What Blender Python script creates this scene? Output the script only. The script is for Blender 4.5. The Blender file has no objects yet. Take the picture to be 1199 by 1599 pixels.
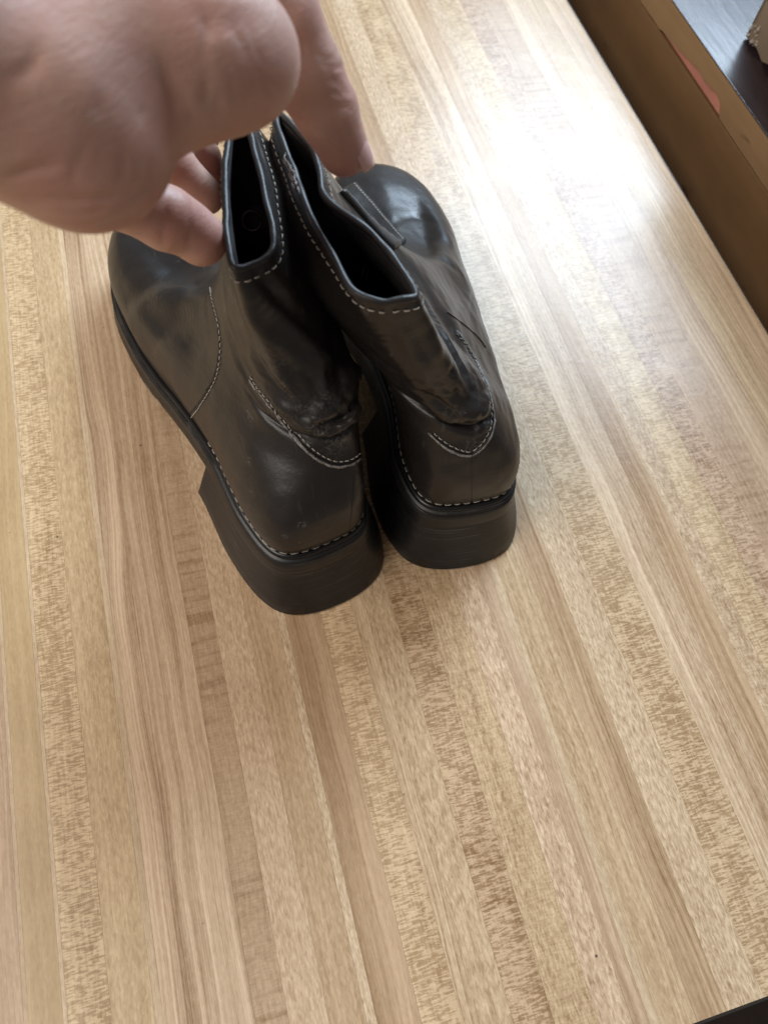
import bpy, bmesh, math, random
import numpy as np
from mathutils import Vector, Matrix
from mathutils.bvhtree import BVHTree

# ------------------------------------------------------------------ camera
# all modelling lengths are centimetres, S brings them to metres
S = 0.01
F, CX, CY, H = 1200.0, 599.5, 799.5, 42.0
d1 = np.array([-770, -2550, 1200.0]); d1 /= np.linalg.norm(d1)
d2 = np.array([6057, -1264, 1200.0]); d2 -= d1 * (d1 @ d2); d2 /= np.linalg.norm(d2)
RW = np.stack([d2, d1, np.cross(d2, d1)])
EYE = np.array([0, 0, H])

def ray(u, v): return RW @ np.array([u - CX, v - CY, F])
def at_z(u, v, z):
    r = ray(u, v); return EYE + r * ((z - H) / r[2])
def at_d(u, v, d): return EYE + ray(u, v) * (d / F)
def at_x(u, v, x):
    r = ray(u, v); return EYE + r * (x / r[0])

sc = bpy.context.scene
COL = sc.collection
cam_d = bpy.data.cameras.new('camera'); cam = bpy.data.objects.new('camera', cam_d); COL.objects.link(cam)
cam_d.sensor_fit = 'VERTICAL'; cam_d.sensor_height = 34.6; cam_d.sensor_width = 34.6
cam_d.lens = F / 1599 * 34.6
cam_d.clip_start = 0.02; cam_d.clip_end = 50
rx, ry, rz = RW @ np.array([1, 0, 0.]), RW @ np.array([0, -1, 0.]), RW @ np.array([0, 0, -1.])
M = Matrix(((rx[0], ry[0], rz[0], 0), (rx[1], ry[1], rz[1], 0), (rx[2], ry[2], rz[2], H * S), (0, 0, 0, 1)))
cam.matrix_world = M
cam_d.dof.use_dof = True; cam_d.dof.focus_distance = 0.40; cam_d.dof.aperture_fstop = 8.5
sc.camera = cam

# ------------------------------------------------------------------ light
world = bpy.data.worlds.new('World'); sc.world = world; world.use_nodes = True
bg = world.node_tree.nodes['Background']
bg.inputs[0].default_value = (1.0, 0.955, 0.92, 1); bg.inputs[1].default_value = 0.085

def area(name, target, az, el, dist, sx, sy, power, col):
    l = bpy.data.lights.new(name, 'AREA'); l.shape = 'RECTANGLE'; l.size = sx * S; l.size_y = sy * S
    l.energy = power; l.color = col
    o = bpy.data.objects.new(name, l); COL.objects.link(o)
    a, e = math.radians(az), math.radians(el)
    d = Vector((math.sin(a) * math.cos(e), math.cos(a) * math.cos(e), math.sin(e)))
    o.location = (Vector(target) + d * dist) * S
    o.rotation_euler = d.to_track_quat('Z', 'Y').to_euler()
    return o
area('window_light_right', (31.5, 41.5, 0), 38.0, 41.0, 190, 104, 76, 44, (0.66, 0.83, 1.0))
area('window_light_far', (0, 25, 5), -98, 52, 150, 100, 100, 13, (1.0, 0.94, 0.86))

sc.view_settings.view_transform = 'Standard'; sc.view_settings.look = 'None'
sc.view_settings.gamma = 1; sc.view_settings.exposure = 0.5
try: sc.view_settings.use_curve_mapping = False
except Exception: pass

# ------------------------------------------------------------------ helpers
rng = np.random.default_rng(7)
random.seed(7)

def mesh_obj(name, V, Fc, mat, parent=None, smooth=True, scale=S):
    me = bpy.data.meshes.new(name)
    me.from_pydata([tuple(float(c) * scale for c in v) for v in V], [], [tuple(int(i) for i in f) for f in Fc])
    me.validate(); me.update()
    bm = bmesh.new(); bm.from_mesh(me); bmesh.ops.recalc_face_normals(bm, faces=bm.faces); bm.to_mesh(me); bm.free()
    if smooth: me.polygons.foreach_set('use_smooth', [True] * len(me.polygons))
    if mat: me.materials.append(mat)
    o = bpy.data.objects.new(name, me); COL.objects.link(o)
    if parent: o.parent = parent
    return o

def empty(name, loc):
    o = bpy.data.objects.new(name, None); COL.objects.link(o); o.location = Vector(loc) * S
    o.empty_display_size = 0.02
    return o

def adopt(o, parent):
    o.parent = parent; o.matrix_parent_inverse = Matrix.Translation(-parent.location)
    return o

def tag(o, label=None, cat=None, group=None, kind=None):
    if label: o['label'] = label
    if cat: o['category'] = cat
    if group: o['group'] = group
    if kind: o['kind'] = kind
    return o

def box_vf(x0, x1, y0, y1, z0, z1):
    V = [(x0, y0, z0), (x1, y0, z0), (x1, y1, z0), (x0, y1, z0), (x0, y0, z1), (x1, y0, z1), (x1, y1, z1), (x0, y1, z1)]
    Fc = [(0, 3, 2, 1), (4, 5, 6, 7), (0, 1, 5, 4), (1, 2, 6, 5), (2, 3, 7, 6), (3, 0, 4, 7)]
    return V, Fc

def box(name, x0, x1, y0, y1, z0, z1, mat, parent=None, bevel=0.0):
    o = mesh_obj(name, *box_vf(x0, x1, y0, y1, z0, z1), mat, None, False)
    if bevel:
        b = o.modifiers.new('bevel', 'BEVEL'); b.width = bevel * S; b.segments = 3
    if parent: adopt(o, parent)
    return o

def grid_faces(nu, nv, closed_u=True):
    Fc = []
    for j in range(nv - 1):
        for i in range(nu if closed_u else nu - 1):
            a = j * nu + i; b = j * nu + (i + 1) % nu
            Fc.append((a, b, b + nu, a + nu))
    return Fc

def tube(P, r, n=8, closed=False, flat=None, N=None):
    """sweep a round (or flattened) section along a polyline"""
    P = np.array(P, float); m = len(P)
    T = np.zeros_like(P)
    if closed: T = np.roll(P, -1, 0) - np.roll(P, 1, 0)
    else:
        T[1:-1] = P[2:] - P[:-2]; T[0] = P[1] - P[0]; T[-1] = P[-1] - P[-2]
    T /= np.linalg.norm(T, axis=1)[:, None] + 1e-9
    if N is None:
        N = np.tile(np.array([0, 0, 1.0]), (m, 1))
    N = N - T * (N * T).sum(1)[:, None]; N /= np.linalg.norm(N, axis=1)[:, None] + 1e-9
    B = np.cross(T, N)
    r = np.broadcast_to(np.array(r, float), (m,))
    f = 1.0 if flat is None else flat
    V = []
    for j in range(m):
        for i in range(n):
            a = 2 * math.pi * i / n
            V.append(P[j] + B[j] * math.cos(a) * r[j] + N[j] * math.sin(a) * r[j] * f)
    Fc = grid_faces(n, m)
    if closed:
        for i in range(n):
            a = (m - 1) * n + i; b = (m - 1) * n + (i + 1) % n
            Fc.append((a, b, (i + 1) % n, i))
    else:
        Fc.append(tuple(range(n))[::-1]); Fc.append(tuple((m - 1) * n + i for i in range(n)))
    return V, Fc

def merge(parts):
    V, Fc = [], []
    for v, f in parts:
        k = len(V); V.extend(v); Fc.extend([tuple(i + k for i in q) for q in f])
    return V, Fc

def catmull(P, n, closed):
    """P (k,...,3) along axis 0 -> n samples"""
    P = np.array(P, float); k = len(P)
    s = np.arange(n) * (k / n) if closed else np.linspace(0, k - 1, n)
    i = np.floor(s).astype(int); 
    if not closed: i = np.minimum(i, k - 2)
    f = (s - i).reshape((-1,) + (1,) * (P.ndim - 1))
    if closed: g = lambda q: P[(i + q) % k]
    else:
        ext = np.concatenate([[2 * P[0] - P[1]], P, [2 * P[-1] - P[-2]]]); g = lambda q: ext[i + q + 1]
    a, b, c, d = g(-1), g(0), g(1), g(2)
    return 0.5 * (2 * b + (c - a) * f + (2 * a - 5 * b + 4 * c - d) * f ** 2 + (3 * b - a - 3 * c + d) * f ** 3)

def resample(P, step):
    P = np.array(P, float); d = np.r_[0, np.cumsum(np.linalg.norm(np.diff(P, axis=0), axis=1))]
    n = max(3, int(d[-1] / step) + 1); s = np.linspace(0, d[-1], n)
    return np.stack([np.interp(s, d, P[:, c]) for c in range(3)], 1)

def vnoise(P, freq, seed=0, octaves=3):
    """cheap smooth noise from sums of sines"""
    r = np.random.default_rng(seed); out = np.zeros(len(P)); amp = 1.0
    for o in range(octaves):
        for _ in range(5):
            k = r.normal(size=3); k *= freq / np.linalg.norm(k) * r.uniform(0.7, 1.3)
            out += amp * np.sin(P @ k * 2 * math.pi + r.uniform(0, 6.28)) / 5
        freq *= 2.1; amp *= 0.5
    return out

# ------------------------------------------------------------------ materials
def new_mat(name):
    m = bpy.data.materials.new(name); m.use_nodes = True
    nt = m.node_tree; b = nt.nodes['Principled BSDF']
    return m, nt, b

def nd(nt, t, **kw):
    n = nt.nodes.new(t)
    for k, v in kw.items():
        if k.startswith('i_'):
            key = k[2:]; n.inputs[int(key) if key.isdigit() else key.replace('_', ' ')].default_value = v
        else: setattr(n, k, v)
    return n

def lk(nt, a, b): nt.links.new(a, b)

def noise(nt, vec, scale, detail=3, rough=0.55, dist=0.0):
    n = nd(nt, 'ShaderNodeTexNoise'); n.inputs['Scale'].default_value = scale; n.inputs['Detail'].default_value = detail
    n.inputs['Roughness'].default_value = rough; n.inputs['Distortion'].default_value = dist
    if vec is not None: lk(nt, vec, n.inputs['Vector'])
    return n.outputs['Fac']

def mapping(nt, vec, scale=(1, 1, 1), rot=(0, 0, 0), loc=(0, 0, 0)):
    n = nd(nt, 'ShaderNodeMapping'); n.inputs['Scale'].default_value = scale; n.inputs['Rotation'].default_value = rot
    n.inputs['Location'].default_value = loc; lk(nt, vec, n.inputs['Vector']); return n.outputs[0]

def ramp(nt, fac, stops):
    n = nd(nt, 'ShaderNodeValToRGB'); e = n.color_ramp.elements
    while len(e) < len(stops): e.new(0.5)
    for k, (p, c) in enumerate(stops):
        e[k].position = p; e[k].color = c if len(c) == 4 else (*c, 1)
    lk(nt, fac, n.inputs[0]); return n.outputs[0]

def g(v): return (v, v, v, 1)

def mix(nt, fac, a, b, mode='MIX'):
    n = nd(nt, 'ShaderNodeMix', data_type='RGBA', blend_type=mode)
    if isinstance(fac, float): n.inputs[0].default_value = fac
    else: lk(nt, fac, n.inputs[0])
    for k, v in ((6, a), (7, b)):
        if isinstance(v, tuple): n.inputs[k].default_value = v if len(v) == 4 else (*v, 1)
        else: lk(nt, v, n.inputs[k])
    return n.outputs[2]

def math_(nt, op, a, b=None, clamp=False):
    n = nd(nt, 'ShaderNodeMath', operation=op, use_clamp=clamp)
    for k, v in ((0, a), (1, b)):
        if v is None: continue
        if isinstance(v, (int, float)): n.inputs[k].default_value = v
        else: lk(nt, v, n.inputs[k])
    return n.outputs[0]

def bump(nt, height, strength, dist, b, normal=None):
    n = nd(nt, 'ShaderNodeBump'); n.inputs['Strength'].default_value = strength; n.inputs['Distance'].default_value = dist
    lk(nt, height, n.inputs['Height'])
    if normal is not None: lk(nt, normal, n.inputs['Normal'])
    if b is not None: lk(nt, n.outputs[0], b.inputs['Normal'])
    return n.outputs[0]

# --- laminate strip: one material, each strip carries its own tint / figure values
def laminate():
    m, nt, b = new_mat('laminate_strip')
    geo = nd(nt, 'ShaderNodeNewGeometry').outputs['Position']
    def attr(name):
        n = nd(nt, 'ShaderNodeAttribute', attribute_type='OBJECT', attribute_name=name); return n
    tint = attr('tint').outputs['Color']; fleck = attr('fleck').outputs['Fac']; seed = attr('seed').outputs['Fac']
    ripple = attr('ripple').outputs['Fac']; streak = attr('streak').outputs['Fac']; bars = attr('bars').outputs['Fac']
    comb = nd(nt, 'ShaderNodeCombineXYZ'); lk(nt, seed, comb.inputs[2]); lk(nt, math_(nt, 'MULTIPLY', seed, 1.7), comb.inputs[1])
    add = nd(nt, 'ShaderNodeVectorMath', operation='ADD'); lk(nt, geo, add.inputs[0]); lk(nt, comb.outputs[0], add.inputs[1])
    p = add.outputs[0]
    # long streaks that wander a little
    wob = noise(nt, mapping(nt, p, (9, 5, 1)), 1.0, 2)
    wv = nd(nt, 'ShaderNodeCombineXYZ'); lk(nt, math_(nt, 'MULTIPLY', math_(nt, 'SUBTRACT', wob, 0.5), 0.018), wv.inputs[0])
    pw = nd(nt, 'ShaderNodeVectorMath', operation='ADD'); lk(nt, p, pw.inputs[0]); lk(nt, wv.outputs[0], pw.inputs[1]); pw = pw.outputs[0]
    s1 = noise(nt, mapping(nt, pw, (600, 3.4, 1)), 1.0, 6, 0.7)
    s2 = noise(nt, mapping(nt, pw, (90, 2.0, 1), loc=(3, 1, 0)), 1.0, 3, 0.5)
    st = math_(nt, 'ADD', math_(nt, 'MULTIPLY', math_(nt, 'SUBTRACT', s1, 0.5), 1.9), math_(nt, 'MULTIPLY', math_(nt, 'SUBTRACT', s2, 0.5), 1.2))
    st = math_(nt, 'MULTIPLY', st, streak)
    # slanted fine ripple of the print
    r1 = noise(nt, mapping(nt, p, (820, 210, 1), rot=(0, 0, math.radians(24))), 1.0, 3, 0.6, 0.5)
    rp = math_(nt, 'MULTIPLY', math_(nt, 'SUBTRACT', r1, 0.5), math_(nt, 'MULTIPLY', ripple, 1.75))
    # ray flecks: short dashes across the strip
    f1 = noise(nt, mapping(nt, p, (190, 1050, 1), rot=(0, 0, math.radians(-7))), 1.0, 2, 0.55, 0.5)
    f2 = noise(nt, mapping(nt, p, (700, 90, 1)), 1.0, 2)
    f3 = noise(nt, mapping(nt, p, (60, 45, 1), loc=(5, 5, 0)), 1.0, 2)
    fl = math_(nt, 'ADD', f1, math_(nt, 'MULTIPLY', math_(nt, 'SUBTRACT', f2, 0.5), 0.3))
    fl = math_(nt, 'ADD', fl, math_(nt, 'MULTIPLY', math_(nt, 'SUBTRACT', f3, 0.5), 0.28))
    fl = ramp(nt, fl, [(0.43, g(0)), (0.57, g(1))])
    fl = math_(nt, 'MULTIPLY', math_(nt, 'SUBTRACT', fl, 0.42), fleck)
    # wide cross bars
    b1 = noise(nt, mapping(nt, p, (14, 210, 1), rot=(0, 0, math.radians(-5))), 1.0, 2, 0.5)
    b2 = noise(nt, mapping(nt, p, (12, 12, 1), loc=(7, 3, 0)), 1.0, 1)
    bb = math_(nt, 'MULTIPLY', ramp(nt, b1, [(0.50, g(0)), (0.64, g(1))]), ramp(nt, b2, [(0.38, g(0)), (0.6, g(1))]))
    bb = math_(nt, 'MULTIPLY', bb, bars)
    patch = noise(nt, mapping(nt, p, (40, 14, 1), loc=(1, 9, 0)), 1.0, 2)
    v = math_(nt, 'ADD', math_(nt, 'ADD', st, rp), math_(nt, 'MULTIPLY', math_(nt, 'SUBTRACT', patch, 0.5), 0.32))
    v = math_(nt, 'SUBTRACT', v, math_(nt, 'MULTIPLY', fl, 0.52)); v = math_(nt, 'SUBTRACT', v, math_(nt, 'MULTIPLY', bb, 0.26))
    v = math_(nt, 'ADD', v, 0.5)
    dark = mix(nt, 1.0, tint, (0.50, 0.40, 0.31), 'MULTIPLY'); light = mix(nt, 1.0, tint, (1.38, 1.42, 1.48), 'MULTIPLY')
    col = mix(nt, math_(nt, 'MULTIPLY', v, 1.0, True), dark, light)
    # tiny dark specks
    sp = noise(nt, mapping(nt, p, (90, 90, 1)), 1.0, 1)
    vor = nd(nt, 'ShaderNodeTexVoronoi'); vor.inputs['Scale'].default_value = 34; lk(nt, geo, vor.inputs['Vector'])
    speck = ramp(nt, vor.outputs['Distance'], [(0.014, g(1)), (0.03, g(0))])
    col = mix(nt, speck, col, (0.10, 0.06, 0.04))
    lk(nt, col, b.inputs['Base Color'])
    wear = noise(nt, geo, 22, 5, 0.6)
    sm = noise(nt, mapping(nt, geo, (60, 8, 1)), 1.0, 4)
    ro = math_(nt, 'ADD', math_(nt, 'MULTIPLY', wear, 0.16), math_(nt, 'MULTIPLY', sm, 0.08))
    lk(nt, math_(nt, 'ADD', ro, 0.17), b.inputs['Roughness'])
    bp = noise(nt, geo, 420, 2); bp2 = noise(nt, geo, 55, 3)
    n1 = bump(nt, bp, 0.10, 0.0006, None); bump(nt, bp2, 0.05, 0.004, b, n1)
    b.inputs['Specular IOR Level'].default_value = 0.30
    return m
M_LAM = laminate()

def leather(name, base, worn, ro0, ro1, bstr=0.13):
    m, nt, b = new_mat(name)
    geo = nd(nt, 'ShaderNodeTexCoord').outputs['Object']
    n1 = noise(nt, geo, 22, 5, 0.6, 0.4); n2 = noise(nt, geo, 75, 5, 0.65, 0.8); n3 = noise(nt, geo, 600, 2)
    w = ramp(nt, math_(nt, 'ADD', math_(nt, 'MULTIPLY', n1, 0.6), math_(nt, 'MULTIPLY', n2, 0.4)), [(0.30, g(0)), (0.78, g(1))])
    col = mix(nt, w, base, worn)
    # scuffs: thin pale scratches in drifting directions
    sc1 = noise(nt, mapping(nt, geo, (300, 18, 60), rot=(0.4, 0.2, 0.7)), 1.0, 3, 0.6, 0.3)
    sm = noise(nt, geo, 28, 3)
    sf = math_(nt, 'MULTIPLY', ramp(nt, sc1, [(0.63, g(0)), (0.72, g(1))]), ramp(nt, sm, [(0.5, g(0)), (0.68, g(0.55))]))
    col = mix(nt, sf, col, (0.20, 0.175, 0.155))
    wa = nd(nt, 'ShaderNodeAttribute', attribute_name='scuff').outputs['Fac']
    wn = noise(nt, geo, 520, 6, .75, 1.0)
    wf = math_(nt, 'MULTIPLY', math_(nt, 'MULTIPLY', wa, ramp(nt, wn, [(.50, g(0)), (.60, g(1))])), .9)
    col = mix(nt, wf, col, (.22, .205, .195))
    lk(nt, col, b.inputs['Base Color'])
    r = math_(nt, 'ADD', math_(nt, 'MULTIPLY', ramp(nt, math_(nt, 'ADD', math_(nt, 'MULTIPLY', n1, 0.5), math_(nt, 'MULTIPLY', n2, 0.5)), [(0.30, g(0)), (0.75, g(1))]), ro1 - ro0), ro0)
    lk(nt, r, b.inputs['Roughness'])
    wr = noise(nt, mapping(nt, geo, (60, 60, 190), rot=(0.3, 0.5, 0)), 1.0, 4, 0.6, 0.9)
    a = bump(nt, n3, 0.20, 0.0005, None); a = bump(nt, wr, bstr, 0.0008, None, a); bump(nt, n2, 0.05, 0.0012, b, a)
    b.inputs['Specular IOR Level'].default_value = 0.5
    b.inputs['Coat Weight'].default_value = .0; b.inputs['Coat Roughness'].default_value = .2
    return m
M_LEATHER = leather('dark_brown_leather', (0.0165, 0.0140, 0.0132), (0.0275, 0.0230, 0.0213), 0.33, 0.42)
M_SHAFT = leather('creased_shaft_leather', (0.0125, 0.0109, 0.0104), (0.0205, 0.0173, 0.0161), 0.28, 0.38, 0.3)
M_EDGE = leather('folded_leather_edge', (0.018, 0.016, 0.0155), (0.038, 0.034, 0.033), 0.40, 0.55, 0.6)

def simple(name, col, ro, noise_scale=None, amt=0.3, bstr=0.0, metal=0.0, stretch=(1, 1, 1)):
    m, nt, b = new_mat(name)
    b.inputs['Roughness'].default_value = ro; b.inputs['Metallic'].default_value = metal
    b.inputs['Base Color'].default_value = (*col, 1)
    if noise_scale:
        geo = nd(nt, 'ShaderNodeTexCoord').outputs['Object']
        n = noise(nt, mapping(nt, geo, stretch), noise_scale, 5, 0.6)
        c = mix(nt, ramp(nt, n, [(0.3, g(0)), (0.7, g(1))]), tuple(x * (1 - amt) for x in col), tuple(min(1, x * (1 + amt)) for x in col))
        lk(nt, c, b.inputs['Base Color'])
        if bstr: bump(nt, n, bstr, 0.002, b)
    return m
M_LINING = simple('dark_lining', (0.06, 0.054, 0.052), 0.5, 80, 0.5, 0.3)
def rubber():
    m, nt, b = new_mat('black_rubber_sole')
    geo = nd(nt, 'ShaderNodeTexCoord').outputs['Object']
    lines = noise(nt, mapping(nt, geo, (14, 14, 900)), 1.0, 4, .6); blot = noise(nt, geo, 45, 5, .65); fine = noise(nt, geo, 700, 3)
    c = mix(nt, ramp(nt, blot, [(.35, g(0)), (.7, g(1))]), (.011, .0108, .0112), (.021, .0203, .020))
    scr = math_(nt, 'MULTIPLY', ramp(nt, lines, [(.57, g(0)), (.68, g(1))]), ramp(nt, blot, [(.40, g(0)), (.58, g(.9))]))
    c = mix(nt, scr, c, (.075, .07, .066))
    lk(nt, c, b.inputs['Base Color'])
    lk(nt, math_(nt, 'ADD', math_(nt, 'MULTIPLY', blot, .3), .24), b.inputs['Roughness'])
    a = bump(nt, lines, .25, .0008, None); bump(nt, fine, .12, .0005, b, a)
    return m
M_RUBBER = rubber()
M_RAND = simple('black_rand', (0.010, 0.010, 0.011), 0.3, 60, 0.3, 0.1)
M_THREAD = simple('pale_thread', (0.42, 0.38, 0.33), 0.75, 900, 0.35)
M_FRAY = simple('frayed_leather_fibre', (0.27, 0.25, 0.235), 0.9, 500, 0.75, 0.8)
M_METAL = simple('dull_metal_ring', (0.3, 0.29, 0.27), 0.4, 120, 0.4, 0.0, 0.9)
M_TRIM = simple('dark_table_trim', (0.03, 0.024, 0.02), 0.4, 60, 0.3, 0.1)
M_FLOOR = simple('dark_brown_floor', (0.05, 0.032, 0.024), 0.6, 8, 0.4, 0.1)

# ------------------------------------------------------------------ table
EDGE_X, EDGE_Y = 40.25, -10.05
tbl = empty('table', (10, 30, -76))
tag(tbl, 'pale laminate table printed as butcher block strips, under the pair of boots', 'table')
TX0, TY1 = -62.0, 92.0
core = box('core_board', TX0, EDGE_X - 0.05, EDGE_Y + 0.05, TY1, -3.2, -0.25, simple('board_core', (0.25, 0.18, 0.11), 0.8, 60, 0.2), tbl)
bounds = [(-62, -55.4), (-55.4, -50), (-50, -45.2), (-45.2, -40.7), (-40.7, -36.4), (-36.4, -31), (-31, -27.3), (-27.3, -23.3), (-23.3, -20.4), (-20.4, -17.6)]
P = lambda a, b_, col, fleck=0., ripple=.4, streak=.7, bars=0.: (a, b_, col, fleck, ripple, streak, bars)
TAN, YEL, PNK, PAL, BRN, LPK = (.50, .385, .245), (.53, .41, .235), (.48, .36, .255), (.60, .49, .345), (.43, .31, .2), (.55, .43, .31)
strips = []
for k, (a, b_) in enumerate(bounds):
    strips.append(P(a, b_, [YEL, TAN, PAL, PNK][k % 4], [0, .9, 0, 0, .7][k % 5], .4, .8))
strips += [P(-17.6, -15.4, YEL, 0, .3, .7), P(-15.4, -13.45, PNK, 0, .35, .9), P(-13.45, -13.25, PAL, 0, .4, .3), P(-13.25, -11.8, YEL, 0, .25, .3),
 P(-11.8, -11.6, PAL, 0, .5, .3), P(-11.6, -9.75, (.57, .45, .285), .85, .3, .3), P(-9.75, -7.9, (.53, .41, .255), 0, .6, .4), P(-7.9, -7.55, PAL, 0, .4, .5),
 P(-7.55, -6.3, PNK, 0, .35, 1.2), P(-6.3, -3.6, LPK, 0, .35, 1.05), P(-3.6, -2.15, (.46, .345, .24), .22, .35, .4, .9), P(-2.15, -.38, (.57, .445, .32), 0, .7, .25),
 P(-.38, 1.27, (.49, .37, .24), 0, .55, .4), P(1.27, 1.72, (.57, .46, .33), 0, .9, .3), P(1.72, 3.7, (.46, .335, .22), 0, .3, .7), P(3.7, 5.55, (.53, .405, .26), .8, .25, .35),
 P(5.55, 6.3, (.60, .48, .325), 0, .5, .9), P(6.3, 7.85, (.54, .42, .28), 0, .9, .3), P(7.85, 9.7, (.49, .36, .23), .95, .3, .2, .7), P(9.7, 11.75, (.50, .38, .24), .3, .8, .5, .5),
 P(11.75, 13.3, (.58, .455, .33), 0, 1., .3), P(13.3, 14.1, PNK, 0, .4, .7), P(14.1, 14.6, (.60, .49, .35), 0, .5, .3), P(14.6, 16.35, (.52, .405, .265), 0, .6, .6),
 P(16.35, 17.95, (.46, .335, .215), 0, .4, 1.), P(17.95, 20.0, (.60, .48, .34), 0, 1., .3), P(20.0, 22.5, (.54, .42, .275), .9, .3, .3, .3), P(22.5, 25.0, (.58, .46, .33), 0, .5, .9),
 P(25.0, 26.6, (.46, .33, .21), 0, .4, .9), P(26.6, 27.9, (.58, .46, .325), .35, .9, .3), P(27.9, 29.85, (.58, .46, .30), .75, .4, .3), P(29.85, 31.6, (.49, .36, .26), .9, .5, .2, .6),
 P(31.6, 34.0, (.47, .35, .25), .2, .5, .4, .9), P(34.0, 36.2, LPK, 0, .4, .9), P(36.2, 38.0, TAN, 0, .4, 1.), P(38.0, EDGE_X, (.55, .42, .28), 0, .3, .8)]
for k, (a, b_, col, fl, rp, stk, br) in enumerate(strips):
    o = box('laminate_strip', a + .004, b_ - .004, EDGE_Y, TY1, -0.25, 0.0, M_LAM, tbl)
    j = 1 + random.uniform(-.035, .035)
    mean = (.52, .40, .27); col = [(c_ * .76 + m_ * .24) * w_ for c_, m_, w_ in zip(col, mean, (1.12, 1.04, .96))]
    o['tint'] = (col[0] * j, col[1] * j, col[2] * j); o['fleck'] = fl; o['ripple'] = rp; o['streak'] = stk; o['bars'] = br
    o['seed'] = random.uniform(0, 40)
box('edge_trim', TX0, EDGE_X, EDGE_Y - .16, EDGE_Y - .003, -3.25, -0.03, M_TRIM, tbl, .04)
box('edge_trim', EDGE_X + .003, EDGE_X + .16, EDGE_Y - .16, TY1, -3.25, -0.03, M_TRIM, tbl, .04)
for lx in (TX0 + 6, EDGE_X - 8):
    for ly in (EDGE_Y + 6, TY1 - 8):
        box('leg', lx - 2.2, lx + 2.2, ly - 2.2, ly + 2.2, -76, -3.25, M_TRIM, tbl, .3)
fl = box('floor', -150, 220, -120, 220, -80, -76.05, M_FLOOR); tag(fl, kind='structure')

# ------------------------------------------------------------------ boots
OUT = [(0, .95), (2.6, 1.6), (3.5, 4.6), (3.55, 9), (4.0, 14), (4.65, 19.5), (4.5, 24.4), (2.9, 27.9), (0.0, 29.2),
       (-2.9, 28.2), (-4.3, 24.2), (-4.5, 19.5), (-3.5, 14), (-3.2, 9), (-3.5, 4.6), (-2.6, 1.6)]
ANK = [(0, 2.3, 11.0), (1.25, 2.7, 11), (2.35, 4.6, 11), (2.7, 6.5, 11), (2.75, 8.5, 11.2), (2.45, 10.4, 11.5), (1.9, 11.9, 12), (1.0, 12.9, 12.4), (0, 13.3, 12.6),
       (-1.0, 12.9, 12.4), (-1.9, 11.9, 12), (-2.45, 10.4, 11.5), (-2.75, 8.5, 11.2), (-2.7, 6.5, 11), (-2.35, 4.6, 11), (-1.25, 2.7, 11)]
TAB = {'b': ([0, -.10, .05, .42, .78, .95, 1], [0, .2, .42, .62, .78, .9, 1]),
       's': ([0, -.10, .05, .32, .66, .9, 1], [0, .2, .42, .6, .76, .9, 1]),
       'w': ([0, -.03, .16, .44, .69, .88, 1], [0, .2, .4, .57, .72, .87, 1]),
       'f': ([0, -.03, .13, .38, .62, .83, 1], [0, .16, .32, .44, .56, .72, 1]),
       't': ([0, -.03, .04, .24, .52, .79, 1], [0, .13, .25, .33, .40, .56, 1])}
CLS = 'bbsswfftttffwssb'
def zs(y):
    return float(np.interp(y, [0, 8.5, 12, 16, 19, 25, 30], [4.5, 4.4, 3.7, 2.3, 1.85, 1.8, 2.35]))
def zb(y):
    return float(np.interp(y, [0, 8.5, 12, 16, 18, 25, 30], [3.2, 3.1, 2.3, .8, .12, .05, .65]))

RIM_R = [(605, 474), (655, 460), (628, 412), (582, 368), (536, 333), (510, 304), (501, 264), (480, 215), (440, 170),
         (425, 178), (435, 215), (450, 255), (466, 305), (492, 362), (522, 415), (552, 458)]
RIM_L = [(398, 410), (364, 416), (353, 372), (350, 335), (349, 295), (349, 260), (351, 230), (354, 195), (365, 165),
         (385, 175), (393, 205), (402, 240), (412, 275), (421, 312), (431, 350), (429, 388)]

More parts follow.
